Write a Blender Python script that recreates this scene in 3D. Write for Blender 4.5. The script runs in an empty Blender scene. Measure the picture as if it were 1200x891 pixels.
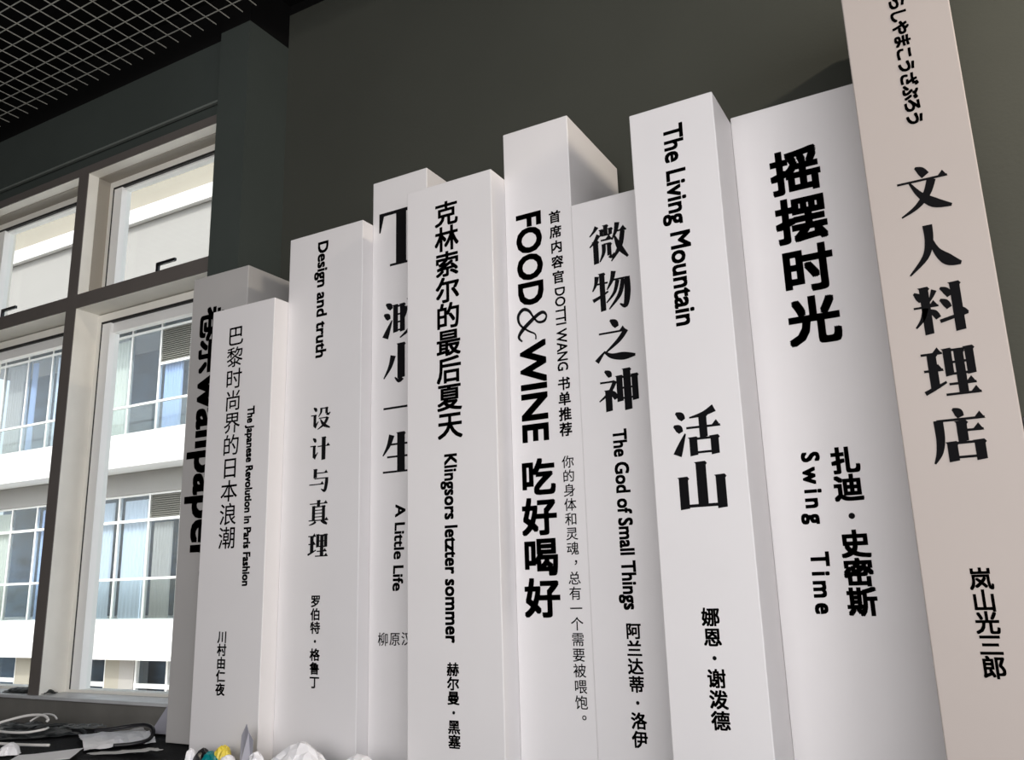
import bpy, bmesh, math, random
from mathutils import Matrix, Vector, noise
S = bpy.context.scene
COL = S.collection

# ---------------------------------------------------------------- camera
CAMZ = 1.27
cd = bpy.data.cameras.new('camera'); cam = bpy.data.objects.new('camera', cd); COL.objects.link(cam)
cd.sensor_width = 36.0; cd.lens = 29.705; cd.clip_start = 0.05; cd.clip_end = 200
Rm = Matrix(((0.8731025, 0.1389885, 0.4673052), (0.4866768, -0.1915666, -0.8523191), (-0.0289425, 0.9715886, -0.2348998)))
cam.matrix_world = Matrix.Translation((0, 0, CAMZ)) @ Rm.to_4x4()
S.camera = cam

# ---------------------------------------------------------------- sky, sun, room lights, exposure
w = bpy.data.worlds.new('sky'); S.world = w; w.use_nodes = True
nt = w.node_tree; bg = nt.nodes['Background']
sky = nt.nodes.new('ShaderNodeTexSky'); sky.sky_type = 'NISHITA'; sky.sun_disc = False
sky.sun_elevation = math.radians(48); sky.sun_rotation = math.radians(200); sky.air_density = 1.0; sky.dust_density = 3.0
hs = nt.nodes.new('ShaderNodeHueSaturation'); hs.inputs['Saturation'].default_value = 0.35   # thin bright overcast
nt.links.new(sky.outputs[0], hs.inputs['Color']); nt.links.new(hs.outputs[0], bg.inputs[0]); bg.inputs[1].default_value = 0.33


def light(name, kind, loc, target, energy, color, **kw):
    l = bpy.data.lights.new(name, kind); l.energy = energy; l.color = color
    for k, v in kw.items(): setattr(l, k, v)
    o = bpy.data.objects.new(name, l); COL.objects.link(o); o.location = loc
    d = Vector(target) - Vector(loc)
    o.rotation_euler = d.to_track_quat('-Z', 'Y').to_euler()
    return o


light('sun', 'SUN', (0, 0, 20), (-3.5, 8, 9.0), 2.8, (1, 0.97, 0.92), angle=0.01)
light('daylight_side_window', 'AREA', (3.4, -1.2, 2.0), (-1.2, 1.3, 1.7), 72, (1.0, 0.965, 0.975), shape='RECTANGLE', size=3.2, size_y=2.4)
light('daylight_rear_window', 'AREA', (0.9, -2.6, 1.9), (0.0, 2.2, 1.7), 182, (1.0, 0.97, 0.97), shape='RECTANGLE', size=4.8, size_y=2.2)  # added soft fill hanging inside the room, no window behind it
light('ceiling_downlight', 'AREA', (1.7, 1.6, 3.62), (0.9, 2.6, 1.9), 62, (1.0, 0.86, 0.68), shape='DISK', size=0.22)  # added warm light to brighten the wall right of the books
S.view_settings.view_transform = 'Standard'; S.view_settings.look = 'None'
S.view_settings.gamma = 1.0; S.view_settings.exposure = 0.0


# ---------------------------------------------------------------- materials
def mat(name, col, rough=0.6, metal=0.0, var=0.0, scale=8.0, bump=0.0, bscale=60.0, spec=0.5, trans=0.0, stretch=(1, 1, 1)):
    m = bpy.data.materials.new(name); m.use_nodes = True
    t = m.node_tree; b = t.nodes['Principled BSDF']
    b.inputs['Base Color'].default_value = (*col, 1); b.inputs['Roughness'].default_value = rough
    b.inputs['Metallic'].default_value = metal; b.inputs['Specular IOR Level'].default_value = spec
    b.inputs['Transmission Weight'].default_value = trans
    tc = t.nodes.new('ShaderNodeTexCoord'); mp = t.nodes.new('ShaderNodeMapping'); mp.inputs['Scale'].default_value = stretch
    t.links.new(tc.outputs['Object'], mp.inputs[0])
    if var:
        n = t.nodes.new('ShaderNodeTexNoise'); n.inputs['Scale'].default_value = scale; n.inputs['Detail'].default_value = 5
        r = t.nodes.new('ShaderNodeValToRGB')
        r.color_ramp.elements[0].position = 0.3; r.color_ramp.elements[1].position = 0.7
        r.color_ramp.elements[0].color = (*[c * (1 - var) for c in col], 1)
        r.color_ramp.elements[1].color = (*[min(1, c * (1 + var)) for c in col], 1)
        t.links.new(mp.outputs[0], n.inputs['Vector']); t.links.new(n.outputs[0], r.inputs[0]); t.links.new(r.outputs[0], b.inputs['Base Color'])
    if bump:
        n2 = t.nodes.new('ShaderNodeTexNoise'); n2.inputs['Scale'].default_value = bscale; n2.inputs['Detail'].default_value = 4
        bp = t.nodes.new('ShaderNodeBump'); bp.inputs['Strength'].default_value = bump; bp.inputs['Distance'].default_value = 0.01
        t.links.new(mp.outputs[0], n2.inputs['Vector']); t.links.new(n2.outputs[0], bp.inputs['Height']); t.links.new(bp.outputs[0], b.inputs['Normal'])
    return m


def glass(name, tint, reflect=1.0):
    m = bpy.data.materials.new(name); m.use_nodes = True; t = m.node_tree
    t.nodes.remove(t.nodes['Principled BSDF']); out = t.nodes['Material Output']
    tr = t.nodes.new('ShaderNodeBsdfTransparent'); tr.inputs[0].default_value = (*tint, 1)
    gl = t.nodes.new('ShaderNodeBsdfGlossy'); gl.inputs['Roughness'].default_value = 0.01
    fr = t.nodes.new('ShaderNodeFresnel'); ge = t.nodes.new('ShaderNodeNewGeometry'); mr = t.nodes.new('ShaderNodeMapRange')   # thin pane: same reflectance from both faces
    mr.inputs[3].default_value = 1.45; mr.inputs[4].default_value = 1 / 1.45
    t.links.new(ge.outputs['Backfacing'], mr.inputs[0]); t.links.new(mr.outputs[0], fr.inputs[0])
    mu = t.nodes.new('ShaderNodeMath'); mu.operation = 'MULTIPLY'; mu.inputs[1].default_value = reflect
    mx = t.nodes.new('ShaderNodeMixShader')
    t.links.new(fr.outputs[0], mu.inputs[0]); t.links.new(mu.outputs[0], mx.inputs[0])
    t.links.new(tr.outputs[0], mx.inputs[1]); t.links.new(gl.outputs[0], mx.inputs[2]); t.links.new(mx.outputs[0], out.inputs[0])
    return m


M = dict(
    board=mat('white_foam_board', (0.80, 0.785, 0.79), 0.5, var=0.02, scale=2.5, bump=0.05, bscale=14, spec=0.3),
    greyboard=mat('pale_grey_board', (0.50, 0.49, 0.48), 0.55, var=0.03, scale=3, spec=0.3),  # first book's board, darkened to carry the shade of its neighbour
    cream=mat('warm_white_board', (0.47, 0.42, 0.39), 0.5, var=0.02, scale=2, bump=0.05, bscale=14, spec=0.3),  # tallest book: darker, warmer tone than the white board
    ink=mat('black_print', (0.006, 0.006, 0.007), 0.85, spec=0.08),
    wall=mat('dark_grey_paint', (0.060, 0.0635, 0.053), 0.75, var=0.06, scale=1.5, bump=0.08, bscale=90, spec=0.25),
    pillar=mat('dark_green_grey_paint', (0.058, 0.070, 0.064), 0.75, var=0.06, scale=2.0, bump=0.08, bscale=90, spec=0.25),
    black=mat('black_paint', (0.006, 0.006, 0.006), 0.9, spec=0.1),
    grid=mat('grey_grid_bars', (0.40, 0.40, 0.36), 0.5, metal=0.2),
    frame=mat('brown_grey_frame', (0.14, 0.125, 0.115), 0.5, var=0.05, scale=6),  # room-side faces of the cream frame, their shade put into the colour
    jamb=mat('cream_frame_paint', (0.88, 0.86, 0.79), 0.5, var=0.04, scale=6),
    channel=mat('taupe_frame_channel', (0.36, 0.33, 0.28), 0.5),
    sash=mat('white_sash', (0.95, 0.95, 0.93), 0.4),
    gasket=mat('black_gasket', (0.01, 0.01, 0.01), 0.6),
    sill=mat('grey_stone_sill', (0.55, 0.56, 0.57), 0.35, var=0.1, scale=12),
    ledge=mat('grey_ledge', (0.16, 0.18, 0.165), 0.6),
    panel=mat('grey_brown_panel', (0.17, 0.165, 0.15), 0.6, var=0.12, scale=7, bump=0.1, bscale=30),
    floor=mat('grey_floor', (0.25, 0.24, 0.23), 0.4, var=0.1, scale=3),
    cloth=mat('black_cloth', (0.008, 0.009, 0.011), 0.85, var=0.3, scale=20, bump=0.5, bscale=120, spec=0.2),
    bag=mat('black_nylon', (0.014, 0.017, 0.018), 0.5, var=0.4, scale=15, bump=0.6, bscale=50),
    paper=mat('white_paper', (0.92, 0.92, 0.95), 0.6, spec=0.3, var=0.02),
    greypaper=mat('grey_paper', (0.50, 0.50, 0.50), 0.6, spec=0.3),
    film=mat('lavender_grey_film', (0.42, 0.42, 0.48), 0.3, var=0.05),
    cable=mat('pale_cable', (0.75, 0.74, 0.72), 0.35), cord=mat('grey_cord', (0.12, 0.13, 0.13), 0.5),
    teal=mat('teal_plastic', (0.0, 0.20, 0.22), 0.3), yellow=mat('yellow_plastic', (0.85, 0.68, 0.08), 0.35),
    blackp=mat('black_plastic', (0.01, 0.01, 0.012), 0.3),
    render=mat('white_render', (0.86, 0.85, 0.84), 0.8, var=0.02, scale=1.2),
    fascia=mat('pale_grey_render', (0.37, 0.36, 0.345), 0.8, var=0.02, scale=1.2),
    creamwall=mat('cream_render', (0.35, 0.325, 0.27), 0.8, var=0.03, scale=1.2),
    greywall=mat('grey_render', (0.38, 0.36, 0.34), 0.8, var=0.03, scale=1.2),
    white=mat('white_metal', (0.88, 0.88, 0.86), 0.4),
    louvre=mat('brown_grey_louvre', (0.20, 0.195, 0.17), 0.5),
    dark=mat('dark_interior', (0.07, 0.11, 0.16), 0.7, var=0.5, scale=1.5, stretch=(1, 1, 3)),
    curtain=mat('pale_curtain', (0.74, 0.78, 0.84), 0.8), curtain2=mat('cream_curtain', (0.74, 0.72, 0.60), 0.8),
    curtain3=mat('blue_curtain', (0.50, 0.62, 0.88), 0.8), brown=mat('brown_curtain', (0.50, 0.46, 0.42), 0.8),
    ground=mat('paving', (0.5, 0.48, 0.45), 0.9, var=0.1, scale=1),
)
GL = glass('window_glass', (0.97, 0.985, 0.98), 0.25)
GLF = glass('blue_tinted_glass', (0.90, 0.94, 0.97), 1.0)
GLR = glass('railing_glass', (0.90, 0.93, 0.92), 1.2)


# ---------------------------------------------------------------- helpers
def tag(o, label=None, cat=None, group=None, kind=None):
    for k, v in (('label', label), ('category', cat), ('group', group), ('kind', kind)):
        if v: o[k] = v
    return o


def link_mesh(name, me, m, parent=None):
    o = bpy.data.objects.new(name, me); COL.objects.link(o)
    if m: me.materials.append(m)
    if parent: o.parent = parent; o.matrix_parent_inverse = parent.matrix_world.inverted() if parent.type == 'EMPTY' and False else Matrix()
    return o


def empty(name, loc=(0, 0, 0)):
    o = bpy.data.objects.new(name, None); o.empty_display_size = 0.1; o.location = loc; COL.objects.link(o); return o


def bm_box(bm, x0, x1, y0, y1, z0, z1):
    vs = [bm.verts.new(p) for p in ((x0, y0, z0), (x1, y0, z0), (x1, y1, z0), (x0, y1, z0), (x0, y0, z1), (x1, y0, z1), (x1, y1, z1), (x0, y1, z1))]
    for f in ((0, 3, 2, 1), (4, 5, 6, 7), (0, 1, 5, 4), (1, 2, 6, 5), (2, 3, 7, 6), (3, 0, 4, 7)):
        bm.faces.new([vs[i] for i in f])


def mk(name, bm, m, parent=None, bevel=0, smooth=False, off=None):
    """link a bmesh given in world coordinates; off = the parent's location"""
    if bevel:
        bmesh.ops.bevel(bm, geom=bm.edges[:], offset=bevel, segments=2, affect='EDGES', profile=0.5)
    if parent is not None:
        p = Vector(parent.location)
        q = parent.parent
        while q is not None: p += Vector(q.location); q = q.parent
        bmesh.ops.translate(bm, vec=-p, verts=bm.verts[:])
    bmesh.ops.recalc_face_normals(bm, faces=bm.faces[:])
    me = bpy.data.meshes.new(name); bm.to_mesh(me); bm.free()
    if smooth:
        for f in me.polygons: f.use_smooth = True
    o = bpy.data.objects.new(name, me); COL.objects.link(o); me.materials.append(m)
    if parent is not None: o.parent = parent
    return o


def box(name, x0, x1, y0, y1, z0, z1, m, parent=None, bevel=0):
    bm = bmesh.new(); bm_box(bm, x0, x1, y0, y1, z0, z1); return mk(name, bm, m, parent, bevel)


def boxes(name, L, m, parent=None):
    bm = bmesh.new()
    for b in L: bm_box(bm, *b)
    return mk(name, bm, m, parent)


def prism_xy(name, pts, z0, z1, m, parent=None, bevel=0):
    bm = bmesh.new()
    a = [bm.verts.new((x, y, z0)) for x, y in pts]; b = [bm.verts.new((x, y, z1)) for x, y in pts]
    bm.faces.new(a[::-1]); bm.faces.new(b); n = len(pts)
    for i in range(n): bm.faces.new((a[i], a[(i + 1) % n], b[(i + 1) % n], b[i]))
    return mk(name, bm, m, parent, bevel)


def tube(name, pts, r, m, parent=None, seg=8, closed=False):
    P = [Vector(p) for p in pts]
    # catmull-rom resample
    Q = []
    n = len(P)
    for i in range(n - 1):
        p0 = P[max(i - 1, 0)]; p1 = P[i]; p2 = P[i + 1]; p3 = P[min(i + 2, n - 1)]
        for k in range(6):
            t = k / 6
            Q.append(0.5 * ((2 * p1) + (p2 - p0) * t + (2 * p0 - 5 * p1 + 4 * p2 - p3) * t * t + (3 * p1 - p0 - 3 * p2 + p3) * t ** 3))
    Q.append(P[-1])
    bm = bmesh.new(); rings = []
    for i, q in enumerate(Q):
        d = (Q[min(i + 1, len(Q) - 1)] - Q[max(i - 1, 0)]).normalized()
        a = d.cross(Vector((0, 0, 1)))
        if a.length < 1e-3: a = Vector((1, 0, 0))
        a.normalize(); b = d.cross(a)
        rings.append([bm.verts.new(q + r * (math.cos(2 * math.pi * k / seg) * a + math.sin(2 * math.pi * k / seg) * b)) for k in range(seg)])
    for i in range(len(rings) - 1):
        for k in range(seg):
            bm.faces.new((rings[i][k], rings[i][(k + 1) % seg], rings[i + 1][(k + 1) % seg], rings[i + 1][k]))
    bm.faces.new(rings[0][::-1]); bm.faces.new(rings[-1])
    return mk(name, bm, m, parent, smooth=True)


# ---------------------------------------------------------------- room shell
XL, XR, YB, CEIL = -5.7, 3.6, -4.0, 3.95
ZM = CAMZ + 2.50          # height of the open grid ceiling
box('floor', XL, XR, YB, 2.62, -0.1, 0, M['floor'])['kind'] = 'structure'
box('slab', XL, XR, YB, 2.72, 4.02, 4.15, M['black'])['kind'] = 'structure'
REAR = 2.62
ZR = CAMZ + 2.70
wb = box('wall_back', -2.60, XR, REAR, REAR + 0.15, 0, ZR, M['wall']); wb['kind'] = 'structure'
box('trim_1', -2.60, XR, REAR, REAR + 0.15, ZR, 4.02, M['black'])['kind'] = 'structure'
box('pillar', -2.782, -2.60, 2.375, REAR + 0.15, 0, CAMZ + 2.52, M['pillar'])['kind'] = 'structure'
box('trim_2', -2.782, -2.60, 2.375, REAR + 0.15, CAMZ + 2.52, 4.02, M['black'])['kind'] = 'structure'
# window wall: lintel with a shallow ledge, spandrel below the sill
WY = 2.40
lint = boxes('wall_front', [(XL, -2.782, WY, WY + 0.25, CAMZ + 0.912 * WY, CAMZ + 2.505),
                            (XL, -2.782, WY + 0.008, WY + 0.25, CAMZ + 0.884 * WY, CAMZ + 0.912 * WY)], M['pillar']); lint['kind'] = 'structure'
box('trim_6', XL, -2.782, WY - 0.014, WY - 0.0005, CAMZ + 0.907 * WY, CAMZ + 0.9115 * WY, M['ledge'])['kind'] = 'structure'
box('trim_3', XL, -2.782, WY, WY + 0.25, CAMZ + 2.505, 4.02, M['black'])['kind'] = 'structure'
box('wall_sill', XL, -2.782, WY, WY + 0.25, 0, 0.8455, M['panel'])['kind'] = 'structure'
box('trim_4', XL, -2.784, WY - 0.025, WY + 0.27, 0.846, 0.8595, M['sill'], bevel=0.002)['kind'] = 'structure'
box('wall_left', XL - 0.15, XL, YB, WY + 0.25, 0, 4.02, M['wall'])['kind'] = 'structure'
box('wall_rear', XL, XR, YB - 0.15, YB, 0, 4.02, M['wall'])['kind'] = 'structure'
boxes('wall_right', [(XR, XR + 0.15, YB, -2.8, 0, 4.02), (XR, XR + 0.15, 0.4, REAR + 0.15, 0, 4.02), (XR, XR + 0.15, -2.8, 0.4, 0, 0.8), (XR, XR + 0.15, -2.8, 0.4, 3.2, 4.02)], M['wall'])['kind'] = 'structure'

# open-cell grid ceiling, every bar its own part
ceil = empty('ceiling', (0, 0, ZM)); ceil['kind'] = 'structure'
P = 0.0828; T = 0.0030; HB = 0.004
bm = bmesh.new(); bm_box(bm, -5.65, 3.55, -T / 2, T / 2, 0, HB); me_x = bpy.data.meshes.new('bar_along'); bm.to_mesh(me_x); bm.free(); me_x.materials.append(M['grid'])
bm = bmesh.new(); bm_box(bm, -T / 2, T / 2, -3.95, 2.30, 0, HB); me_y = bpy.data.meshes.new('bar_across'); bm.to_mesh(me_y); bm.free(); me_y.materials.append(M['grid'])
for k in range(75):
    o = bpy.data.objects.new('grid_bar', me_x); COL.objects.link(o); o.parent = ceil; o.location = (0, 2.2385 - 0.0802 * k, 0)
for k in range(-28, 83):
    o = bpy.data.objects.new('grid_bar', me_y); COL.objects.link(o); o.parent = ceil; o.location = (-3.312 + P * k, 0, 0.0)
lc = empty('ceiling_lamp', (1.7, 1.6, 3.65)); tag(lc, 'round black downlight in the grid ceiling to the right of the books', 'lamp')  # unseen fixture added around the warm wall light
prism_xy('housing', [(1.7 + 0.13 * math.cos(a * math.pi / 10), 1.6 + 0.13 * math.sin(a * math.pi / 10)) for a in range(20)], 3.66, 3.80, M['black'], lc)
prism_xy('rim', [(1.7 + 0.14 * math.cos(a * math.pi / 10), 1.6 + 0.14 * math.sin(a * math.pi / 10)) for a in range(20)], 3.645, 3.66, M['white'], lc)
# dark services above the open ceiling
for i, (x, r) in enumerate(((-4.6, 0.05), (-1.6, 0.06), (0.9, 0.05))):
    o = tube('ceiling_pipe', [(x, -3.9, 3.88), (x, -1, 3.88), (x, 2.3, 3.88)], r, M['black'])
    tag(o, ('black pipe above the ceiling grid, by the left wall', 'black pipe above the ceiling grid, over the middle books', 'black pipe above the ceiling grid, over the tallest book')[i], 'pipe', 'pipes above the grid ceiling')


# ---------------------------------------------------------------- windows
def window(n, xr, hx):
    """one bay: xr = its right inner edge, mullion on the left"""
    wn = empty('window_%d' % n, (xr, WY, 0.8595)); wn['kind'] = 'structure'
    xl = xr - 0.933; RB = WY + 0.12
    zt = CAMZ + 0.866 * WY; z1 = CAMZ + 0.5965 * WY; z0 = CAMZ + 0.567 * WY; zs = 0.8595
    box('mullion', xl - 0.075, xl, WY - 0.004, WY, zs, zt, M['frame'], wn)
    box('jamb', xl - 0.075, xl, WY, WY + 0.24, zs, zt, M['jamb'], wn)
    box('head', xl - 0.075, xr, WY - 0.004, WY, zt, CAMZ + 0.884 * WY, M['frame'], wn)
    boxes('channel', [(xl, xl + 0.004, WY + 0.055, RB, z1, zt), (xl + 0.004, xr, WY + 0.055, RB, zt - 0.004, zt)], M['channel'], wn)
    box('soffit', xl - 0.075, xr, WY, WY + 0.24, zt, CAMZ + 0.884 * WY, M['jamb'], wn)
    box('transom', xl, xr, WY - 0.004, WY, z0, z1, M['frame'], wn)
    box('transom_rail', xl, xr, WY, WY + 0.24, z0, z1, M['jamb'], wn)
    bl = [(zs, z0 - 0.006, 'lower'), (z1 + 0.002, zt, 'upper')]
    for (a, b, w_) in bl:
        L = xl + 0.0
        f = 0.045
        s = boxes('sash', [(L, L + 0.035, RB, RB + 0.05, a, b), (xr - 0.02, xr, RB, RB + 0.05, a, b), (L + 0.035, xr - 0.02, RB, RB + 0.05, b - 0.04, b), (L + 0.035, xr - 0.02, RB, RB + 0.05, a, a + 0.012)], M['jamb'], wn)
        g = 0.006
        boxes('gasket', [(L + 0.035, L + 0.035 + g + 0.004, RB - 0.004, RB + 0.01, a + 0.012, b - 0.04), (L + 0.045, xr - 0.02, RB - 0.004, RB + 0.01, b - 0.04 - g - 0.006, b - 0.04)], M['gasket'], s)
        boxes('bead', [(L + 0.045, L + 0.105, RB - 0.004, RB + 0.05, a + 0.012, b - 0.052), (xr - 0.03, xr - 0.02, RB + 0.01, RB + 0.05, a + 0.012, b - 0.052),
                       (L + 0.10, xr - 0.03, RB + 0.01, RB + 0.05, b - (0.10 if w_ == 'lower' else 0.06), b - 0.052)], M['sash'], s)
        box('pane', L + 0.10, xr - 0.03, RB + 0.025, RB + 0.031, a + 0.012, b - 0.06, GL, wn)
        if w_ == 'upper':
            h = boxes('handle', [(hx - 0.008, hx + 0.008, RB - 0.03, RB - 0.018, a, a + 0.098), (hx + 0.0081, hx + 0.12, RB - 0.03, RB - 0.018, a + 0.084, a + 0.098)], M['blackp'], wn)
            h['label'] = 'black lever handle'


window(1, -2.782, -3.265)
window(2, -2.782 - 1.008, -4.51)
box('trim_5', XL, -4.80, WY, WY + 0.25, 0.8595, CAMZ + 0.884 * WY, M['pillar'])['kind'] = 'structure'

# ---------------------------------------------------------------- lettering
GC = {}


def glyph(txt, off):
    k = (txt, off)
    if k in GC: return GC[k]
    c = bpy.data.curves.new('glyph', 'FONT'); c.body = txt; c.offset = min(off, 0.0); c.resolution_u = 3
    o = bpy.data.objects.new('glyph', c); COL.objects.link(o)
    dg = bpy.context.evaluated_depsgraph_get(); dg.update()
    e = o.evaluated_get(dg); me = e.to_mesh()
    V = [(v.co.x, v.co.y) for v in me.vertices]; F = [list(p.vertices) for p in me.polygons]
    e.to_mesh_clear(); bpy.data.objects.remove(o); bpy.data.curves.remove(c)
    if off > 0:      # heavier weight: the outline swept round a small square
        W = list(V); E = list(F); q_ = off * 0.88
        dirs = [(-1, -1), (1, -1), (1, 1), (-1, 1)] + ([(-1, 0), (1, 0), (0, -1), (0, 1)] if off > 0.016 else [])
        for dx, dy in dirs:
            b = len(W); W += [(x + q_ * dx, y + q_ * dy) for x, y in V]; E += [[q + b for q in f] for f in F]
        V, F = W, E
    GC[k] = (V, F); return GC[k]


class Ink:
    """collects flat shapes on the plane of a spine"""
    def __init__(s): s.V = []; s.F = []; s.D = []
    def add(s, V, F):
        b = len(s.V); s.V += V; s.D += [1.5e-5 * (1 + len(s.F) % 23)] * len(V)
        for f in F:
            a = sum(V[f[i]][0] * V[f[(i + 1) % len(f)]][1] - V[f[(i + 1) % len(f)]][0] * V[f[i]][1] for i in range(len(f)))
            s.F.append([i + b for i in (f if a > 0 else f[::-1])])
    def out(s, name, Y, parent, m=None):
        me = bpy.data.meshes.new(name); p = parent.location
        me.from_pydata([(x - p[0], Y - 0.0006 - d - p[1], z - p[2]) for (x, z), d in zip(s.V, s.D)], [], s.F)
        me.update(); me.materials.append(m or M['ink'])
        o = bpy.data.objects.new(name, me); COL.objects.link(o); o.parent = parent
        return o


def stroke(pts, sub=5):
    """variable width stroke (x, y, width) -> polygon strip, y down on a 100 grid"""
    Q = []
    n = len(pts)
    for i in range(n - 1):
        p0, p1, p2, p3 = pts[max(i - 1, 0)], pts[i], pts[i + 1], pts[min(i + 2, n - 1)]
        for k in range(sub):
            t = k / sub
            Q.append([0.5 * (2 * p1[j] + (p2[j] - p0[j]) * t + (2 * p0[j] - 5 * p1[j] + 4 * p2[j] - p3[j]) * t * t + (3 * p1[j] - p0[j] - 3 * p2[j] + p3[j]) * t ** 3) for j in range(3)])
    Q.append(list(pts[-1])); V = []; F = []
    for i, q in enumerate(Q):
        a = Q[max(i - 1, 0)]; b = Q[min(i + 1, len(Q) - 1)]
        dx, dy = b[0] - a[0], b[1] - a[1]; l = math.hypot(dx, dy) or 1
        nx, ny = -dy / l, dx / l; h = (max(q[2], 0.5) * 1.28 + 0.8) / 2
        V += [(q[0] + nx * h, q[1] + ny * h), (q[0] - nx * h, q[1] - ny * h)]
    for i in range(len(Q) - 1): F.append([2 * i, 2 * i + 1, 2 * i + 3, 2 * i + 2])
    return V, F


def H(x0, x1, y, tri=1, t=4.5):
    t *= 1.05
    out = [([(x0, y - t / 2), (x1, y - t / 2), (x1, y + t / 2), (x0, y + t / 2)], [[0, 1, 2, 3]])]
    if tri: out.append(([(x1 - 17, y - t / 2), (x1 - 8, y - 12), (x1 + 1, y + t / 2)], [[0, 1, 2]]))
    return out


def V_(x, y0, y1, w=13):
    h = w * 0.71
    return [([(x - h, y0 + 2), (x - h - 3, y0 - 1), (x + h - 1, y0 - 2), (x + h + 3, y0 + 3), (x + h, y0 + 6), (x + h, y1 - 2), (x - h, y1)], [[0, 1, 2, 3, 4, 5, 6]])]


def K(*p): return [stroke(p)]


def water(): return K((7, 5, 3), (17, 12, 12), (23, 21, 7)) + K((1, 32, 3), (11, 38, 12), (16, 47, 7)) + K((5, 94, 14), (13, 76, 10), (25, 50, 2))


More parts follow.
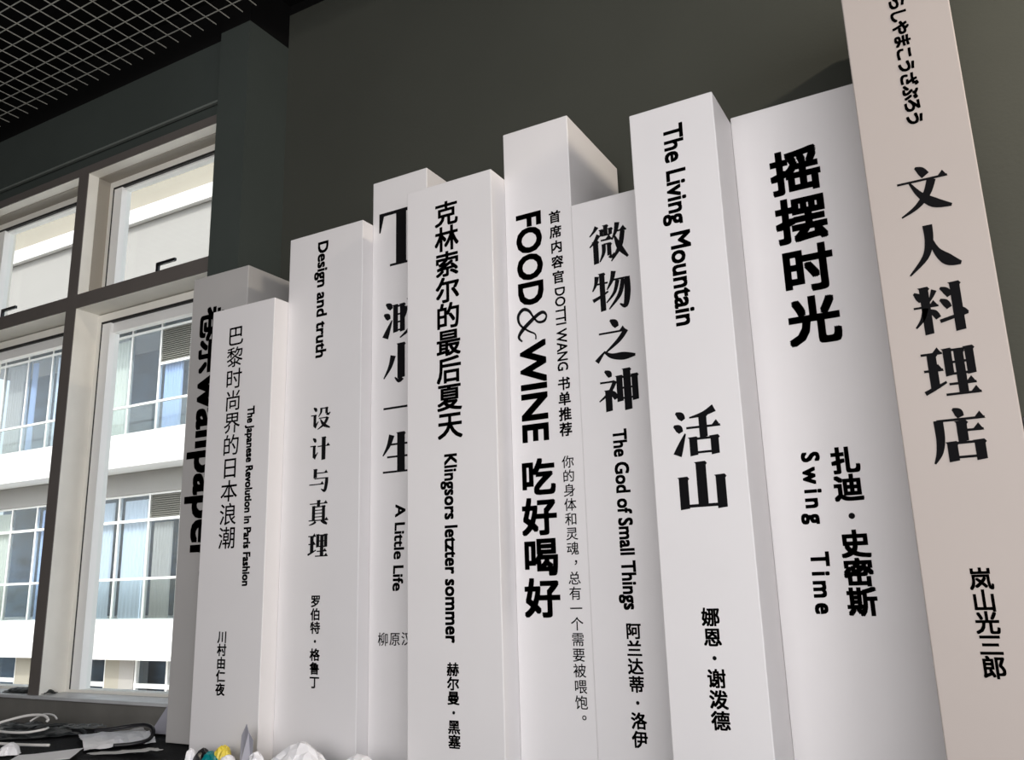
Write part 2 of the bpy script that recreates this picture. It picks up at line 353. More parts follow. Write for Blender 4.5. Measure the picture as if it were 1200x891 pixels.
SP = {
    '文': K((40, 1, 3), (50, 9, 12), (58, 21, 13)) + H(2, 98, 29) + K((68, 30, 13), (56, 58, 11), (34, 82, 7), (2, 99, 2)) + K((26, 31, 3), (42, 58, 9), (66, 80, 15), (98, 92, 4)),
    '人': K((48, 2, 14), (47, 34, 12), (36, 66, 9), (3, 98, 2)) + K((50, 28, 4), (58, 56, 10), (76, 78, 17), (99, 89, 5)),
    '料': V_(24, 5, 98, 12) + H(1, 47, 43, 1, 4) + K((5, 13, 3), (13, 22, 10), (16, 32, 5)) + K((43, 12, 8), (37, 24, 5), (31, 34, 2)) + K((23, 45, 8), (15, 66, 6), (1, 82, 2)) + K((28, 50, 3), (38, 57, 9), (44, 68, 8)) + K((54, 10, 3), (64, 17, 10), (70, 28, 8)) + K((51, 33, 3), (60, 40, 10), (66, 51, 8)) + K((46, 75, 5), (98, 64, 5)) + K((84, 62, 8), (90, 58, 6), (98, 65, 3)) + V_(81, 3, 98, 13),
    '理': H(2, 41, 14) + H(4, 39, 46) + K((1, 88, 6), (20, 80, 5), (42, 70, 3)) + V_(21, 14, 82, 12) + V_(50, 8, 60, 11) + V_(89, 8, 60, 11) + H(50, 90, 11, 0) + H(50, 90, 34, 0) + H(50, 90, 56, 0) + V_(70, 12, 94, 12) + H(46, 94, 75) + H(38, 100, 94),
    '店': K((45, 0, 3), (54, 7, 12), (58, 16, 9)) + H(14, 99, 20) + K((17, 19, 13), (17, 52, 12), (12, 78, 9), (1, 98, 2)) + V_(57, 24, 62, 13) + H(60, 94, 41) + V_(36, 61, 97, 13) + V_(84, 61, 97, 13) + H(36, 84, 63, 0) + H(36, 84, 89, 0),
    '活': water() + K((90, 3, 12), (66, 13, 7), (36, 18, 2)) + H(28, 100, 39) + V_(64, 13, 62, 12) + V_(41, 60, 98, 12) + V_(86, 60, 98, 12) + H(41, 86, 63, 0) + H(41, 86, 91, 0),
    '山': V_(50, 3, 90, 15) + V_(11, 32, 97, 14) + V_(89, 32, 98, 14) + H(11, 89, 90, 0, 6),
    '微': K((22, 2, 9), (14, 13, 5), (2, 24, 2)) + K((26, 24, 9), (16, 38, 6), (1, 52, 2)) + V_(17, 40, 98, 10) + V_(45, 3, 30, 8) + V_(34, 13, 30, 7) + V_(57, 13, 30, 7) + H(34, 57, 28, 0, 4) + H(31, 61, 40) + K((38, 50, 8), (37, 72, 7), (26, 94, 2)) + H(38, 54, 51, 0, 4) + V_(52, 51, 82, 8) + K((52, 82, 8), (58, 86, 6), (65, 78, 2)) + K((76, 2, 10), (71, 24, 7), (60, 44, 2)) + H(70, 99, 24) + K((89, 26, 9), (80, 64, 9), (56, 98, 2)) + K((68, 36, 3), (79, 66, 11), (99, 94, 4)),
    '物': K((14, 8, 9), (10, 28, 6), (1, 44, 2)) + H(10, 42, 28, 0) + V_(27, 3, 98, 10) + K((1, 68, 7), (22, 60, 5), (42, 50, 3)) + K((58, 2, 10), (52, 25, 7), (39, 46, 2)) + H(54, 92, 24, 0) + K((92, 22, 10), (91, 60, 12), (84, 92, 9), (70, 86, 2)) + K((67, 26, 8), (58, 55, 6), (36, 78, 2)) + K((81, 26, 8), (71, 62, 8), (42, 95, 2)),
    '之': K((40, 1, 3), (51, 9, 13), (57, 20, 8)) + H(10, 80, 31) + K((80, 29, 9), (60, 52, 8), (22, 80, 2)) + K((1, 98, 9), (12, 86, 6), (24, 74, 2)) + K((22, 76, 3), (40, 88, 9), (70, 92, 14), (99, 93, 4)),
    '神': K((18, 1, 3), (28, 8, 11), (31, 17, 6)) + H(5, 42, 28, 0) + K((43, 27, 8), (28, 52, 6), (1, 72, 2)) + V_(25, 48, 98, 12) + K((28, 50, 3), (38, 58, 10), (44, 70, 7)) + V_(54, 17, 78, 11) + V_(92, 17, 78, 11) + H(54, 92, 21, 0) + H(54, 92, 46, 0) + H(54, 92, 70, 0) + V_(73, 2, 99, 13),
    '渺': water() + V_(35, 12, 84, 10) + V_(55, 12, 84, 10) + H(35, 55, 16, 0) + H(35, 55, 37, 0) + H(35, 55, 57, 0) + H(35, 55, 78, 0) + V_(77, 2, 60, 10) + K((67, 20, 8), (63, 40, 5), (57, 54, 2)) + K((86, 18, 3), (94, 30, 10), (98, 42, 6)) + K((95, 50, 10), (78, 78, 8), (48, 99, 2)),
    '小': V_(52, 2, 90, 15) + K((53, 88, 13), (45, 96, 7), (34, 86, 2)) + K((29, 30, 12), (20, 58, 8), (2, 86, 2)) + K((72, 28, 3), (86, 52, 13), (97, 76, 11)),
    '一': H(2, 98, 50, 1, 5),
    '生': K((27, 5, 12), (18, 30, 8), (2, 54, 2)) + H(18, 94, 28) + V_(53, 1, 94, 15) + H(14, 90, 58) + H(2, 99, 94),
    '设': K((14, 3, 3), (24, 11, 11), (28, 21, 6)) + H(1, 22, 36, 0) + V_(21, 35, 84, 10) + K((20, 88, 12), (30, 76, 6), (40, 64, 2)) + K((53, 7, 9), (52, 26, 7), (40, 44, 2)) + H(53, 80, 10, 0) + V_(80, 8, 34, 9) + K((80, 33, 9), (90, 38, 7), (99, 30, 3)) + H(42, 86, 51, 0) + K((87, 50, 11), (70, 78, 9), (36, 98, 2)) + K((49, 55, 3), (67, 80, 11), (99, 96, 4)),
    '计': K((14, 3, 3), (24, 11, 11), (28, 21, 6)) + H(1, 22, 36, 0) + V_(21, 35, 84, 10) + K((20, 88, 12), (30, 76, 6), (40, 64, 2)) + H(38, 100, 39) + V_(69, 2, 98, 14),
    '与': V_(30, 3, 40, 12) + H(30, 92, 20) + H(26, 88, 42, 0) + K((88, 40, 11), (86, 66, 12), (78, 94, 10), (60, 86, 2)) + H(1, 74, 66),
    '真': H(6, 94, 14) + V_(50, 1, 26, 11) + V_(26, 24, 82, 11) + V_(75, 24, 82, 11) + H(26, 75, 27, 0) + H(26, 75, 41, 0, 4) + H(26, 75, 54, 0, 4) + H(26, 75, 68, 0, 4) + H(2, 99, 82) + K((37, 86, 9), (26, 94, 6), (4, 100, 2)) + K((62, 85, 3), (77, 90, 10), (94, 99, 6)),
    'T': [([(2, 2), (98, 2), (98, 8), (2, 8)], [[0, 1, 2, 3]]), ([(2, 2), (14, 2), (5, 36), (2, 36)], [[0, 1, 2, 3]]), ([(98, 2), (86, 2), (95, 36), (98, 36)], [[3, 2, 1, 0]]), ([(39, 2), (61, 2), (61, 98), (39, 98)], [[0, 1, 2, 3]]), ([(26, 94), (74, 94), (74, 98), (26, 98)], [[0, 1, 2, 3]])],
    '&': K((100, 40, 3), (84, 42, 3), (70, 66, 4), (48, 92, 5), (22, 97, 7), (5, 80, 8), (12, 60, 6), (34, 45, 4), (50, 30, 5), (50, 10, 6), (36, 2, 4), (24, 12, 7), (28, 30, 8), (46, 58, 9), (68, 86, 9), (86, 97, 6), (100, 86, 3)),
}
CX, CY, EM = 0.50, 0.36, 0.85


def put(ink, shapes, cx, cz, w, h, rot=False, shear=0):
    for V, F in shapes:
        out = []
        for x, y in V:
            u = (x / 100 - 0.5) * w; v = (0.5 - y / 100) * h
            out.append((cx + v, cz - u) if rot else (cx + u, cz + v))
        ink.add(out, F)


def text_v(ink, txt, x0, z0, x1, z1, w, h, serif=False, off=0.01):
    n = len(txt)
    for i, ch in enumerate(txt):
        t = i / max(1, n - 1); cx = x0 + (x1 - x0) * t; cz = z0 + (z1 - z0) * t
        if ch == '·':
            ink.add([(cx + 0.13 * w * math.cos(a * math.pi / 6), cz + 0.13 * w * math.sin(a * math.pi / 6)) for a in range(12)], [list(range(12))]); continue
        if serif: put(ink, SP[ch], cx, cz, w, h); continue
        V, F = glyph(ch, off)
        if ch in '，。':
            V = [(x + 0.45, y + 0.35) for x, y in V]
        ink.add([(cx + (x - CX) / EM * w, cz + (y - CY) / EM * h) for x, y in V], F)


def text_r(ink, txt, x, z0, x1, z1, cap, off=0.02, base=None, track=1.0, capu=0.682):
    """text turned a quarter clockwise, running down from z0 to z1; cap = height of the capitals"""
    if track != 1.0:
        parts = []; pen = 0
        for ch in txt:
            if ch == ' ': pen += 0.45 * track; continue
            V, F = glyph(ch, off); mx = max(p[0] for p in V); mn = min(p[0] for p in V)
            parts.append(([(p[0] - mn + pen, p[1]) for p in V], F)); pen += (mx - mn) + 0.10 * track
    else:
        parts = [glyph(txt, off)]
    xs = [p[0] for V, F in parts for p in V]; a, b = min(xs), max(xs)
    s = (z0 - z1) / (b - a); k = cap / capu
    for V, F in parts:
        out = []
        for px, py in V:
            t = (px - a) / (b - a)
            out.append((x + (x1 - x) * t - cap / 2 + py * k, z0 - (px - a) * s))
        ink.add(out, F)


def text_rc(ink, txt, x, z0, x1, z1, w, off):
    """characters of the far east turned a quarter clockwise"""
    n = len(txt); p = (z0 - z1) / n
    for i, ch in enumerate(txt):
        V, F = glyph(ch, off); cz = z0 - (i + 0.5) * p; cx = x + (x1 - x) * (i + 0.5) / n
        ink.add([(cx + (py - CY) / EM * w, cz - (px - CX) / EM * w) for px, py in V], F)


# ---------------------------------------------------------------- the ten books
TZ = 0.753; BK = 2.57
# key: left ratio, right ratio, front Y, top z
BOOKS = {
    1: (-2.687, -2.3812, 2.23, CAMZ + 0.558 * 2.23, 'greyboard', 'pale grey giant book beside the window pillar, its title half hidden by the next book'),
    2: (-2.3805, -2.0750, 2.07, CAMZ + 0.4855 * 2.07, 'board', 'shortest white giant book, thin vertical title ending in a wave character, small English subtitle'),
    3: (-2.0745, -1.7405, 2.136, CAMZ + 0.5815 * 2.136, 'board', 'white giant book with a short English line above five serif characters'),
    4: (-1.740, -1.5095, 2.19, CAMZ + 0.639 * 2.19, 'board', 'recessed white giant book with a large black serif T cut off by its neighbour'),
    5: (-1.509, -1.1915, 2.076, CAMZ + 0.6045 * 2.076, 'board', 'white giant book with nine bold characters above one long English line'),
    6: (-1.191, -0.9625, 2.159, CAMZ + 0.653 * 2.159, 'board', 'white giant book whose big English title holds an ampersand, small print beside it'),
    7: (-0.962, -0.7115, 2.155, CAMZ + 0.512 * 2.155, 'board', 'low white giant book with four large serif characters, right of the ampersand book'),
    8: (-0.711, -0.4775, 2.017, CAMZ + 0.6215 * 2.017, 'board', 'white giant book with an English line above only two large serif characters'),
    9: (-0.477, -0.1295, 2.203, CAMZ + 0.5755 * 2.203, 'board', 'widest white giant book, four heavy characters at its top, beside the tallest one'),
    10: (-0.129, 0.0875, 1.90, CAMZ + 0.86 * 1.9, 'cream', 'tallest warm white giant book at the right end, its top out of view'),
}
BO = {}
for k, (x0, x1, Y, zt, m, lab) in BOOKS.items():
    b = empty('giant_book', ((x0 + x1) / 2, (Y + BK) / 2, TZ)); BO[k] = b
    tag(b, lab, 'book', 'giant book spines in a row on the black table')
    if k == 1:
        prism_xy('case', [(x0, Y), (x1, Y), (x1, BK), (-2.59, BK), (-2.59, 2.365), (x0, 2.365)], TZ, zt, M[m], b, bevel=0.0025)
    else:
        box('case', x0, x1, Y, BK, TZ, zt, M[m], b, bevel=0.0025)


def line(k, name, f, *a, **kw):
    ink = Ink(); f(ink, *a, **kw); return ink.out(name, BOOKS[k][2], BO[k])


def multi(k, name, calls):
    ink = Ink()
    for f, a, kw in calls: f(ink, *a, **kw)
    return ink.out(name, BOOKS[k][2], BO[k])


multi(1, 'title', [(text_rc, ('卷宗', -2.572, 2.375, -2.567, 2.110, 0.122, 0.036), {}), (text_r, ('wallpaper*', -2.558, 2.105, -2.545, 1.300, 0.130), dict(off=0.035))])
line(2, 'title', text_v, '巴黎时尚界的日本浪潮', -2.2582, 2.1633, -2.2524, 1.4491, 0.071, 0.067, off=0.007)
line(2, 'subtitle', text_r, 'The Japanese Revolution in Paris Fashion', -2.1662, 1.8953, -2.155, 1.2896, 0.031, off=0.045)
line(2, 'author_name', text_v, '川村由仁夜', -2.2511, 1.128, -2.2494, 0.9646, 0.037, 0.034, off=0.03)
line(3, 'subtitle', text_r, 'Design and truth', -1.9174, 2.472, -1.9158, 2.045, 0.044, off=0.035)
line(3, 'title', text_v, '设计与真理', -1.9098, 1.8328, -1.9088, 1.4119, 0.086, 0.080, serif=True)
line(3, 'author_name', text_v, '罗伯特·格鲁丁', -1.9116, 1.2348, -1.909, 0.989, 0.036, 0.033, off=0.03)
line(4, 'initial', text_v, 'T', -1.617, 2.442, -1.617, 2.442, 0.196, 0.212, serif=True)
line(4, 'title', text_v, '渺小一生', -1.618, 2.1452, -1.620, 1.6925, 0.142, 0.135, serif=True)
line(4, 'subtitle', text_r, 'A Little Life', -1.6172, 1.5274, -1.6279, 1.2594, 0.037, off=0.03)
ink = Ink()
for i, ch in enumerate('柳原汉雅'): text_v(ink, ch, -1.6829 + 0.045 * i, 1.1150 + 0.001 * i, 0, 0, 0.036, 0.036, off=0.008)
ink.out('author_name', BOOKS[4][2], BO[4])
line(5, 'title', text_v, '克林索尔的最后夏天', -1.3576, 2.4147, -1.3526, 1.734, 0.077, 0.074, off=0.026)
line(5, 'subtitle', text_r, 'Klingsors letzter sommer', -1.352, 1.6488, -1.3539, 1.1144, 0.041, off=0.035)
line(5, 'author_name', text_v, '赫尔曼·黑塞', -1.3527, 1.0441, -1.3502, 0.8562, 0.035, 0.032, off=0.03)
# FOOD & WINE: the ampersand is a thin italic one
ink = Ink()
text_r(ink, 'FOOD', -1.1088, 2.3869, -1.1096, 2.088, 0.080, off=0.035)
put(ink, SP['&'], -1.108, 2.030, 0.105, 0.100, rot=True)
text_r(ink, 'WINE', -1.1098, 1.975, -1.1107, 1.6697, 0.080, off=0.035)
ink.out('english_title', BOOKS[6][2], BO[6])
line(6, 'title', text_v, '吃好喝好', -1.108, 1.5653, -1.1076, 1.2288, 0.096, 0.093, off=0.035)
multi(6, 'side_note', [(text_v, ('首席内容官', -1.0189, 2.3515, -1.0153, 2.1569, 0.035, 0.035), dict(off=0.03)),
                       (text_r, ('DOTTI WANG', -1.0123, 2.124, -1.0133, 1.8687, 0.032), dict(off=0.02)),
                       (text_v, ('书单推荐', -1.0124, 1.8291, -1.0127, 1.6948, 0.035, 0.035), dict(off=0.03))])
line(6, 'slogan', text_v, '你的身体和灵魂，总有一个需要被喂饱。', -1.0111, 1.6015, -1.0020, 0.9194, 0.033, 0.032, off=0.008)
line(7, 'title', text_v, '微物之神', -0.8491, 2.2265, -0.8445, 1.7866, 0.119, 0.121, serif=True)
line(7, 'subtitle', text_r, 'The God of Small Things', -0.8488, 1.6771, -0.8451, 1.1955, 0.038, off=0.035)
line(7, 'author_name', text_v, '阿兰达蒂·洛伊', -0.8432, 1.1418, -0.8427, 0.8777, 0.037, 0.036, off=0.03)
line(8, 'subtitle', text_r, 'The Living Mountain', -0.5902, 2.4602, -0.5959, 1.8967, 0.050, off=0.03)
line(8, 'title', text_v, '活山', -0.5917, 1.6195, -0.5892, 1.4895, 0.118, 0.120, serif=True)
line(8, 'author_name', text_v, '娜恩·谢泼德', -0.5952, 1.1813, -0.5909, 0.9533, 0.038, 0.037, off=0.03)
line(9, 'title', text_v, '摇摆时光', -0.32, 2.3285, -0.3162, 1.9067, 0.112, 0.112, off=0.04)
line(9, 'author_name', text_v, '扎迪·史密斯', -0.2829, 1.5411, -0.2828, 1.2051, 0.058, 0.057, off=0.045)
line(9, 'subtitle', text_r, 'Swing Time', -0.3631, 1.5703, -0.3697, 1.1783, 0.040, off=0.04, track=2.2)
line(10, 'reading', text_rc, 'あらしやまこうざぶろう', -0.0156, 2.5787, -0.0154, 2.2208, 0.031, 0.045)
line(10, 'title', text_v, '文人料理店', -0.02, 2.0681, -0.0244, 1.5332, 0.102, 0.110, serif=True)
line(10, 'author_name', text_v, '岚山光三郎', -0.0253, 1.2533, -0.0262, 1.0907, 0.036, 0.037, off=0.03)

# ---------------------------------------------------------------- table under a black cloth
tb = empty('display_table', (-1.7, 2.0, 0)); tag(tb, 'long display table under the giant books, hidden below a black cloth', 'table')
box('tabletop', -4.9, 1.5, 1.62, 2.35, 0.70, 0.744, M['blackp'], tb, bevel=0.004)
for x in (-4.7, -1.7, 1.3):
    for y in (1.70, 2.28): box('leg', x - 0.03, x + 0.03, y - 0.03, y + 0.03, 0, 0.70, M['blackp'], tb)
box('shelf_extension', -2.585, 1.5, 2.352, 2.60, 0.70, 0.744, M['blackp'], tb)
bm = bmesh.new(); NX, NY = 160, 34
rows = []
for j in range(NY + 1):
    r = []
    for i in range(NX + 1):
        x = -4.93 + (1.56 + 4.9 - 0.01) * i / NX
        if j <= 22:
            y = 2.37 - (2.37 - 1.60) * j / 22; z = 0.7462 + 0.0035 * (noise.noise(Vector((x * 7, y * 7, 0))) + 0.7)
        else:
            q = (j - 22) / 12; y = 1.60 - 0.012 - 0.02 * math.sin(x * 22) * q - 0.01; z = 0.745 - 0.62 * q
        r.append(bm.verts.new((x, y, z)))
    rows.append(r)
for j in range(NY):
    for i in range(NX): bm.faces.new((rows[j][i], rows[j + 1][i], rows[j + 1][i + 1], rows[j][i + 1]))
tag(mk('tablecloth', bm, M['cloth'], smooth=True), 'black cloth covering the table and hanging over its front', 'tablecloth')
bm = bmesh.new(); bm_box(bm, -2.587, 1.5, 2.37, 2.605, 0.7445, 0.752)
tag(mk('cloth_strip', bm, M['cloth']), 'black cloth strip on the table behind the giant books', 'cloth')


# ---------------------------------------------------------------- crumpled things
def crumple(name, cx, cy, z, sx, sy, hfun, m, seed=0, n=18, amp=0.01, rot=0, base=0.002, thick=0.0, fac=9.0, facet=True, outline=None):
    bm = bmesh.new(); g = []; rnd = random.Random(seed)
    for j in range(n + 1):
        r = []
        for i in range(n + 1):
            u = i / n * 2 - 1; v = j / n * 2 - 1
            uu = u; vv = v
            if outline:
                k = outline(math.atan2(v, u)); d = max(abs(u), abs(v)); l = math.hypot(u, v) or 1
                uu = u / l * d * k; vv = v / l * d * k
            x = uu * sx; y = vv * sy
            e = noise.noise(Vector((x * fac * 4 + seed, y * fac * 4, seed * 1.7)))
            c = noise.cell(Vector((x * fac * 5 + seed * 3, y * fac * 5, 0)))
            h = hfun(u, v) + amp * (e * 0.8 + c * 0.35)
            ed = max(abs(u), abs(v))
            h = max(base, h)
            X = cx + x * math.cos(rot) - y * math.sin(rot) + amp * 0.3 * rnd.uniform(-1, 1); Y = cy + x * math.sin(rot) + y * math.cos(rot) + amp * 0.3 * rnd.uniform(-1, 1)
            r.append(bm.verts.new((X, Y, z + h)))
        g.append(r)
    for j in range(n):
        for i in range(n):
            a, b, c, d = g[j][i], g[j][i + 1], g[j + 1][i + 1], g[j + 1][i]
            if facet:
                if (i + j + seed) % 2: bm.faces.new((a, b, c)); bm.faces.new((a, c, d))
                else: bm.faces.new((a, b, d)); bm.faces.new((b, c, d))
            else: bm.faces.new((a, b, c, d))
    o = mk(name, bm, m, smooth=not facet)
    s = o.modifiers.new('thickness', 'SOLIDIFY'); s.thickness = thick or 0.0012; s.offset = 1
    return o


CZ = 0.7535


def dome(p=1.0, k=1.0): return lambda u, v: k * max(0.0, 1 - (u * u + v * v)) ** p


def rough(seed, a=0.12): return lambda t: 1 + a * math.sin(3 * t + seed) + a * 0.7 * math.sin(5 * t + 2 * seed) + a * 0.5 * math.sin(9 * t + seed)


bag = empty('fabric_bag', (-3.40, 2.12, CZ)); tag(bag, 'crumpled black nylon bag at the left, a pale cable looped over it', 'bag')
o = crumple('bag_body', -3.54, 2.12, CZ, 0.34, 0.17, dome(0.5, 0.030), M['bag'], 3, 34, 0.018, 0.25, fac=4, facet=False, outline=rough(1, .08)); o.location = -Vector(bag.location); o.parent = bag
o = tube('handle', [(-3.28, 2.12, 0.78), (-3.24, 2.16, 0.795), (-3.17, 2.20, 0.79), (-3.12, 2.22, 0.765)], 0.006, M['bag']); o.location = -Vector(bag.location); o.parent = bag
tag(tube('pale_cable', [(-3.44, 2.05, 0.802), (-3.42, 2.08, 0.812), (-3.36, 2.13, 0.828), (-3.29, 2.15, 0.830), (-3.24, 2.14, 0.818), (-3.235, 2.13, 0.812)], 0.005, M['cable']), 'pale cable arching in a loop over the black bag', 'cable')
tag(tube('pale_cable', [(-3.42, 2.02, 0.79), (-3.35, 2.02, 0.789), (-3.26, 2.02, 0.789), (-3.20, 2.04, 0.79), (-3.17, 2.08, 0.795), (-3.19, 2.11, 0.795)], 0.0045, M['cable']), 'pale cable curling round in front of the arched one on the bag', 'cable')
tag(tube('pale_cable', [(-3.40, 2.17, 0.80), (-3.37, 2.20, 0.822), (-3.32, 2.21, 0.822), (-3.29, 2.21, 0.808)], 0.0035, M['cable']), 'short thin pale cable hoop at the back of the bag', 'cable')
tag(tube('pale_strap', [(-3.42, 1.915, 0.766), (-3.25, 1.93, 0.768), (-3.10, 1.955, 0.767), (-2.985, 1.985, 0.767)], 0.005, M['cable']), 'straight pale strap lying along the front edge of the black bag', 'strap')
cpts = []
for i in range(60):
    a = i * 0.9; cpts.append((-3.13 + 0.0022 * i + 0.035 * math.cos(a), 2.14 + 0.025 * math.sin(a) + 0.0008 * i, 0.800 + 0.004 * math.sin(a * 1.3)))
tag(tube('tangled_cord', cpts, 0.0016, M['cord'], seg=6), 'thin dark grey cord tangled in small loops on the black bag', 'cord')
o = crumple('paper_sheet', -2.925, 2.205, CZ, 0.195, 0.115, lambda u, v: 0.010 + 0.007 * math.sin(3 * u + 1), M['paper'], 5, 14, 0.008, -0.55); tag(o, 'crumpled white paper sheet lying under the window sill', 'paper')
st = tube('black_strap', [(-2.93, 2.12, CZ + 0.046), (-2.88, 2.15, CZ + 0.048), (-2.82, 2.19, CZ + 0.056), (-2.77, 2.21, CZ + 0.058), (-2.73, 2.21, CZ + 0.044), (-2.71, 2.18, CZ + 0.018), (-2.73, 2.13, CZ + 0.009), (-2.77, 2.08, CZ + 0.009)], 0.007, M['blackp'])
tag(st, 'black strap loop lying over the white paper beside the grey book', 'strap')
o = crumple('folded_sheet', -2.63, 2.03, CZ, 0.13, 0.035, lambda u, v: 0.008 + 0.006 * u, M['greypaper'], 8, 8, 0.006, 0.35, outline=rough(4, .12)); tag(o, 'grey-white folded paper strip lying before the pale grey book', 'paper')
o = crumple('folded_sheet', -2.83, 1.865, CZ, 0.10, 0.095, lambda u, v: 0.006 + 0.004 * u, M['paper'], 12, 4, 0.003, 0.75); tag(o, 'flat white paper sheet with a corner pointing at the black bag', 'paper')
o = crumple('paper_ball', -3.03, 1.87, CZ, 0.040, 0.035, dome(0.5, 0.034), M['paper'], 4, 12, 0.008, 0, outline=rough(1)); tag(o, 'small crumpled white paper ball beside the flat sheet', 'paper')
# dark jacket heap on the sill at the left
o = crumple('dark_cloth', -3.86, 2.455, 0.860, 0.18, 0.05, dome(0.6, 0.022), M['bag'], 6, 20, 0.008, 0, fac=6, facet=False, outline=rough(3)); tag(o, 'dark folded cloth lying on the window sill', 'cloth')
# film leaning against the sill panel
bm = bmesh.new(); v = [bm.verts.new(p) for p in ((-2.90, 2.335, 0.757), (-2.70, 2.34, 0.757), (-2.70, 2.370, 0.862), (-2.845, 2.370, 0.862))]; bm.faces.new(v)
o = mk('plastic_sheet', bm, M['film']); s_ = o.modifiers.new('thickness', 'SOLIDIFY'); s_.thickness = 0.0015; tag(o, 'lavender grey sheet leaning against the sill panel beside the grey book', 'sheet')
# packet in front of the second book
pk = empty('snack_packet', (-2.18, 1.985, CZ)); tag(pk, 'small crumpled packet in black, teal and yellow before the shortest book', 'packet')
for nm, x, y, zz, sx, sy, hh, m, sd in (('black_side', -2.215, 1.98, CZ, 0.028, 0.03, 0.045, 'blackp', 1), ('teal_side', -2.17, 1.972, CZ, 0.030, 0.03, 0.045, 'teal', 2), ('yellow_side', -2.145, 1.995, CZ, 0.036, 0.03, 0.062, 'yellow', 3)):
    o = crumple(nm, x, y, zz, sx, sy, dome(0.5, hh), M[m], sd, 10, 0.010, 0, outline=rough(sd, .15)); o.location = -Vector(pk.location); o.parent = pk
o = crumple('paper_scrap', -2.245, 1.965, CZ, 0.020, 0.022, dome(0.5, 0.05), M['paper'], 9, 9, 0.008, 0, outline=rough(2)); tag(o, 'white paper scrap left of the yellow and teal packet', 'paper')
o = crumple('paper_scrap', -2.085, 1.960, CZ, 0.030, 0.025, dome(0.5, 0.042), M['paper'], 10, 9, 0.008, 0, outline=rough(5)); tag(o, 'white paper scrap between the packet and the pointed paper', 'paper')
# pointed upright paper
bm = bmesh.new()
pp = [(-2.088, 2.01, CZ), (-2.075, 2.004, 0.845), (-2.064, 2.012, 0.878), (-2.040, 1.998, 0.858), (-2.012, 1.990, 0.838), (-2.010, 1.985, CZ), (-2.045, 1.970, CZ)]
v = [bm.verts.new(p) for p in pp]; bm.faces.new((v[0], v[1], v[2], v[6])); bm.faces.new((v[2], v[3], v[6])); bm.faces.new((v[3], v[4], v[5], v[6]))
o = mk('pointed_paper', bm, M['film']); s_ = o.modifiers.new('thickness', 'SOLIDIFY'); s_.thickness = 0.001; tag(o, 'grey folded paper standing up to a point before the shortest book', 'paper')
hp = lambda k, px, py: (lambda u, v: k * max(0, 1 - max(abs(u - px), abs(v - py)) * 0.95))
o = crumple('crumpled_bag', -1.82, 1.98, CZ, 0.125, 0.08, hp(0.096, 0.0, 0.1), M['paper'], 21, 13, 0.020, 0.1, fac=3.2, outline=rough(2, .06)); tag(o, 'crumpled white plastic bag rising to a peak before the third book from the left', 'bag')
o = crumple('crumpled_bag', -1.585, 1.98, CZ, 0.095, 0.075, hp(0.074, -0.2, 0.1), M['paper'], 25, 11, 0.020, 0, fac=3.5, outline=rough(3, .06)); tag(o, 'smaller crumpled white plastic bag, right of the peaked one', 'bag')
o = crumple('paper_scrap', -1.995, 1.985, CZ, 0.030, 0.035, hp(0.055, -0.2, 0.1), M['paper'], 29, 8, 0.018, 0, fac=4, outline=rough(6)); tag(o, 'white paper scrap left of the peaked plastic bag', 'paper')
# screen on the wall right of the books
sc = empty('wall_screen', (0.70, REAR - 0.03, 1.27)); tag(sc, 'black wall-mounted screen at the right edge behind the tallest book', 'screen')
box('bezel', 0.118, 1.25, REAR - 0.04, REAR - 0.002, 1.00, 1.663, M['blackp'], sc, bevel=0.004)
box('display', 0.14, 1.23, REAR - 0.043, REAR - 0.0395, 1.02, 1.643, M['black'], sc)

# ---------------------------------------------------------------- the building across the courtyard
box('ground', -40, 30, 3.2, 40, -4.2, -4.0, M['ground'])['kind'] = 'structure'
Y0, Y1 = 10.0, 10.6


def ez(r, Y=Y0): return CAMZ + r * Y


ob = empty('office_building', (-12, 11, -4)); tag(ob, 'white office building with glazed balconies seen through the window', 'building')
X0, X1 = -21.0, -5.0
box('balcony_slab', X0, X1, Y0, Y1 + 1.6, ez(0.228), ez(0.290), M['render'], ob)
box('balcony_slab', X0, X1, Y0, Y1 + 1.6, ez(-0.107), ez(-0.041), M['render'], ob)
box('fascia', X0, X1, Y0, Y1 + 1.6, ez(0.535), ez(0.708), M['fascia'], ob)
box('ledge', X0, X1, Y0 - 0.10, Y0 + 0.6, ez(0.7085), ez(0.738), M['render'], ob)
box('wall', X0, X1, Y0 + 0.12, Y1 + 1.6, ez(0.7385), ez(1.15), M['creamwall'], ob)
box('roof', X0, X1, Y0 - 0.2, Y1 + 2, ez(1.1505), ez(1.18), M['render'], ob)
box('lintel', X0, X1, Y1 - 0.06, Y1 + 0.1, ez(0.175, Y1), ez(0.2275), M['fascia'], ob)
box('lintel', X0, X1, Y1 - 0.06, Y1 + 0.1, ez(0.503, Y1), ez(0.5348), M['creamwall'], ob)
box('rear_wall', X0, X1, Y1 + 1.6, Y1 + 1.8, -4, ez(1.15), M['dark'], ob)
box('base_wall', X0, X1, Y0 + 0.2, Y1 + 1.6, -4, ez(-0.30), M['render'], ob)
step = 0.0811 * Y1
xs = [-1.199 * Y1 - step * k for k in range(-7, 9)]
rnd = random.Random(4)
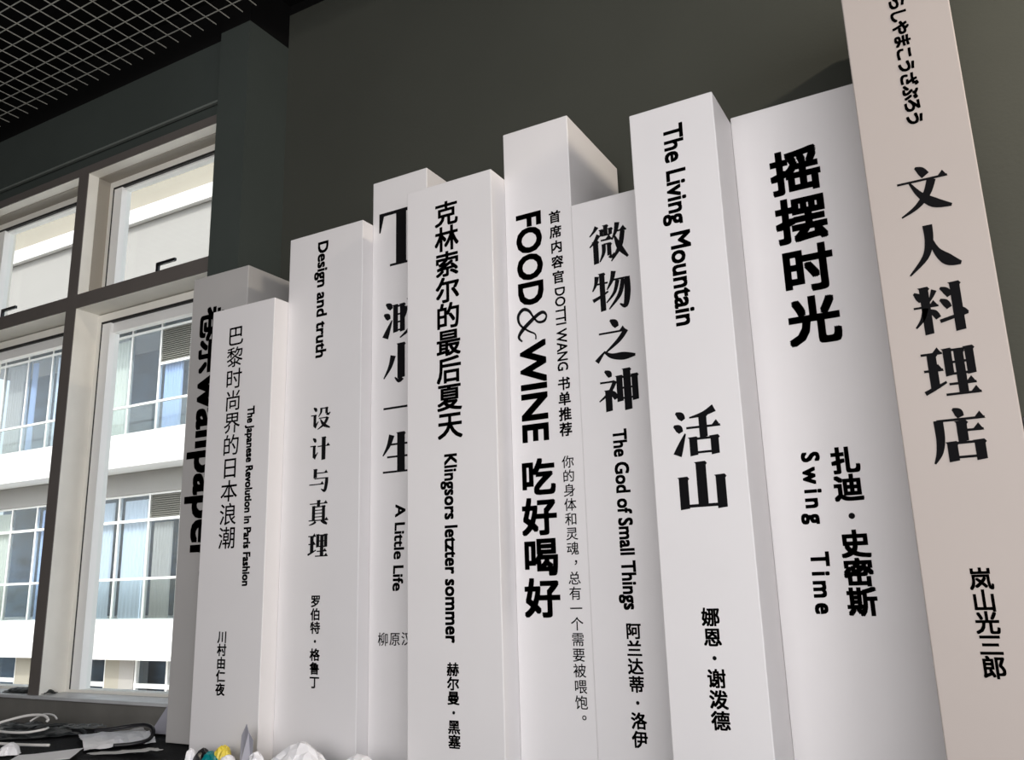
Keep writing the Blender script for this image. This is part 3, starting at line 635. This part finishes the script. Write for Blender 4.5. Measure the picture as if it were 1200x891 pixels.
for (zb, zt_, zh, lz) in ((ez(0.290) + 0.001, ez(0.503, Y1), ez(0.478, Y1), ez(0.41, Y1)), (ez(-0.041) + 0.001, ez(0.175, Y1), ez(0.128, Y1), ez(0.128, Y1))):
    low = zt_ < 3.5
    for i in range(len(xs) - 1):
        a, b = xs[i + 1], xs[i]
        f = boxes('window_frame', [(b - 0.022, b + 0.022, Y1 - 0.03, Y1 + 0.03, zb, zt_), (a + 0.022, b - 0.022, Y1 - 0.03, Y1 + 0.03, zt_ - 0.04, zt_), (a + 0.022, b - 0.022, Y1 - 0.03, Y1 + 0.03, zh - 0.025, zh + 0.025)], M['white'], ob)
        lou = (i % 8 == 7)
        if lou:
            z_hi = zt_ - 0.04 if low else zh - 0.025
            L = []
            n = 16 if not low else 11
            for q in range(n):
                zc = lz + 0.03 + (z_hi - lz - 0.03) * (q + 0.5) / n
                L.append((a + 0.03, b - 0.03, Y1 - 0.02, Y1 + 0.015, zc - 0.012, zc + 0.006))
            for bx in L: box('louvre_slat', *bx, M['louvre'], f)
            box('louvre_back', a + 0.022, b - 0.022, Y1 + 0.016, Y1 + 0.028, lz + 0.025, z_hi, M['louvre'], f)
            if not low: box('rail', a + 0.022, b - 0.022, Y1 - 0.03, Y1 + 0.03, lz - 0.025, lz + 0.025, M['white'], f)
            box('pane', a + 0.022, b - 0.022, Y1 - 0.004, Y1 + 0.004, zb, lz - 0.025, GLF, f)
            if not low: box('pane', a + 0.022, b - 0.022, Y1 - 0.004, Y1 + 0.004, zh + 0.025, zt_ - 0.04, GLF, f)
        else:
            box('pane', a + 0.022, b - 0.022, Y1 - 0.004, Y1 + 0.004, zb, zh - 0.025, GLF, f)
            box('pane', a + 0.022, b - 0.022, Y1 - 0.004, Y1 + 0.004, zh + 0.025, zt_ - 0.04, GLF, f)
        # curtain behind some of the panes
        cm = {0: 'curtain', 1: 'brown', 2: 'curtain', 3: 'curtain2', 4: 'curtain3'}[(i * 7 + (2 if low else 0)) % 5]
        fr = (0.0, 0.6, 0.45, 0.85, 0.3, 0.95, 0.5, 0.75)[(i * 3 + (4 if low else 0)) % 8]
        if i % 8 == 7: cm = 'curtain3' if not low else 'brown'; fr = 0.7
        if i % 8 == 0 and low: cm = 'curtain'; fr = 0.9
        if fr > 0:
            bm = bmesh.new(); nn = 24; lo = []; hi = []
            for q in range(nn + 1):
                x = a + 0.05 + (step * fr - 0.1) * q / nn; y = Y1 + 0.07 + 0.03 * math.sin(q * 1.6)
                lo.append(bm.verts.new((x, y, zb))); hi.append(bm.verts.new((x, y, (zh - 0.05 if not low or lou else zt_ - 0.1))))
            for q in range(nn): bm.faces.new((lo[q], lo[q + 1], hi[q + 1], hi[q]))
            o = mk('curtain', bm, M[cm], f, smooth=True)
    # glass railing panels with a white handrail
    rz = (ez(0.345) if not low else ez(0.030)); sz = zb
    for k in range(10):
        a = X0 + 1.6 * k; r = box('railing_panel', a + 0.02, a + 1.58, Y0 + 0.06, Y0 + 0.075, sz, rz - 0.04, GLR, ob)
    box('handrail', X0, X1, Y0 + 0.045, Y0 + 0.09, rz - 0.04, rz, M['white'], ob)
box('rear_partition', X0, X1, Y0 + 0.75, Y0 + 0.80, ez(-0.30), ez(-0.1075), M['dark'], ob)  # dark panel added behind the ground panes to stand for their dark interior
# ground windows under the lower balcony
zt_ = ez(-0.107); zb = ez(-0.30)
for (a, b, kind) in ((-1.80, -1.62, 'w'), (-1.62, -1.57, 'c'), (-1.57, -1.47, 'w'), (-1.47, -1.445, 'c'), (-1.445, -1.362, 'w'), (-1.362, -1.325, 'c'), (-1.325, -1.288, 'g'), (-1.288, -1.16, 'w'), (-1.16, -1.08, 'c'), (-1.08, -0.90, 'w'), (-0.90, -0.85, 'g'), (-0.85, -0.60, 'w')):
    a *= Y0 + 0.3; b *= Y0 + 0.3; Y = Y0 + 0.3
    if kind == 'w':
        m_ = a + (b - a) * (0.38 if b > -14.5 and b < -14 else 0.62)
        f = boxes('window_frame', [(a, a + 0.05, Y - 0.03, Y + 0.03, zb, zt_), (b - 0.05, b, Y - 0.03, Y + 0.03, zb, zt_), (m_ - 0.025, m_ + 0.025, Y - 0.03, Y + 0.03, zb, zt_), (a, b, Y - 0.035, Y + 0.03, ez(-0.155), ez(-0.148))], M['white'], ob)
        box('pane', a + 0.05, b - 0.05, Y + 0.031, Y + 0.037, zb, zt_, GLF, f)
    else:
        box('pier', a, b, Y - 0.05, Y + 0.25, zb, zt_, M['creamwall' if kind == 'c' else 'greywall'], ob)
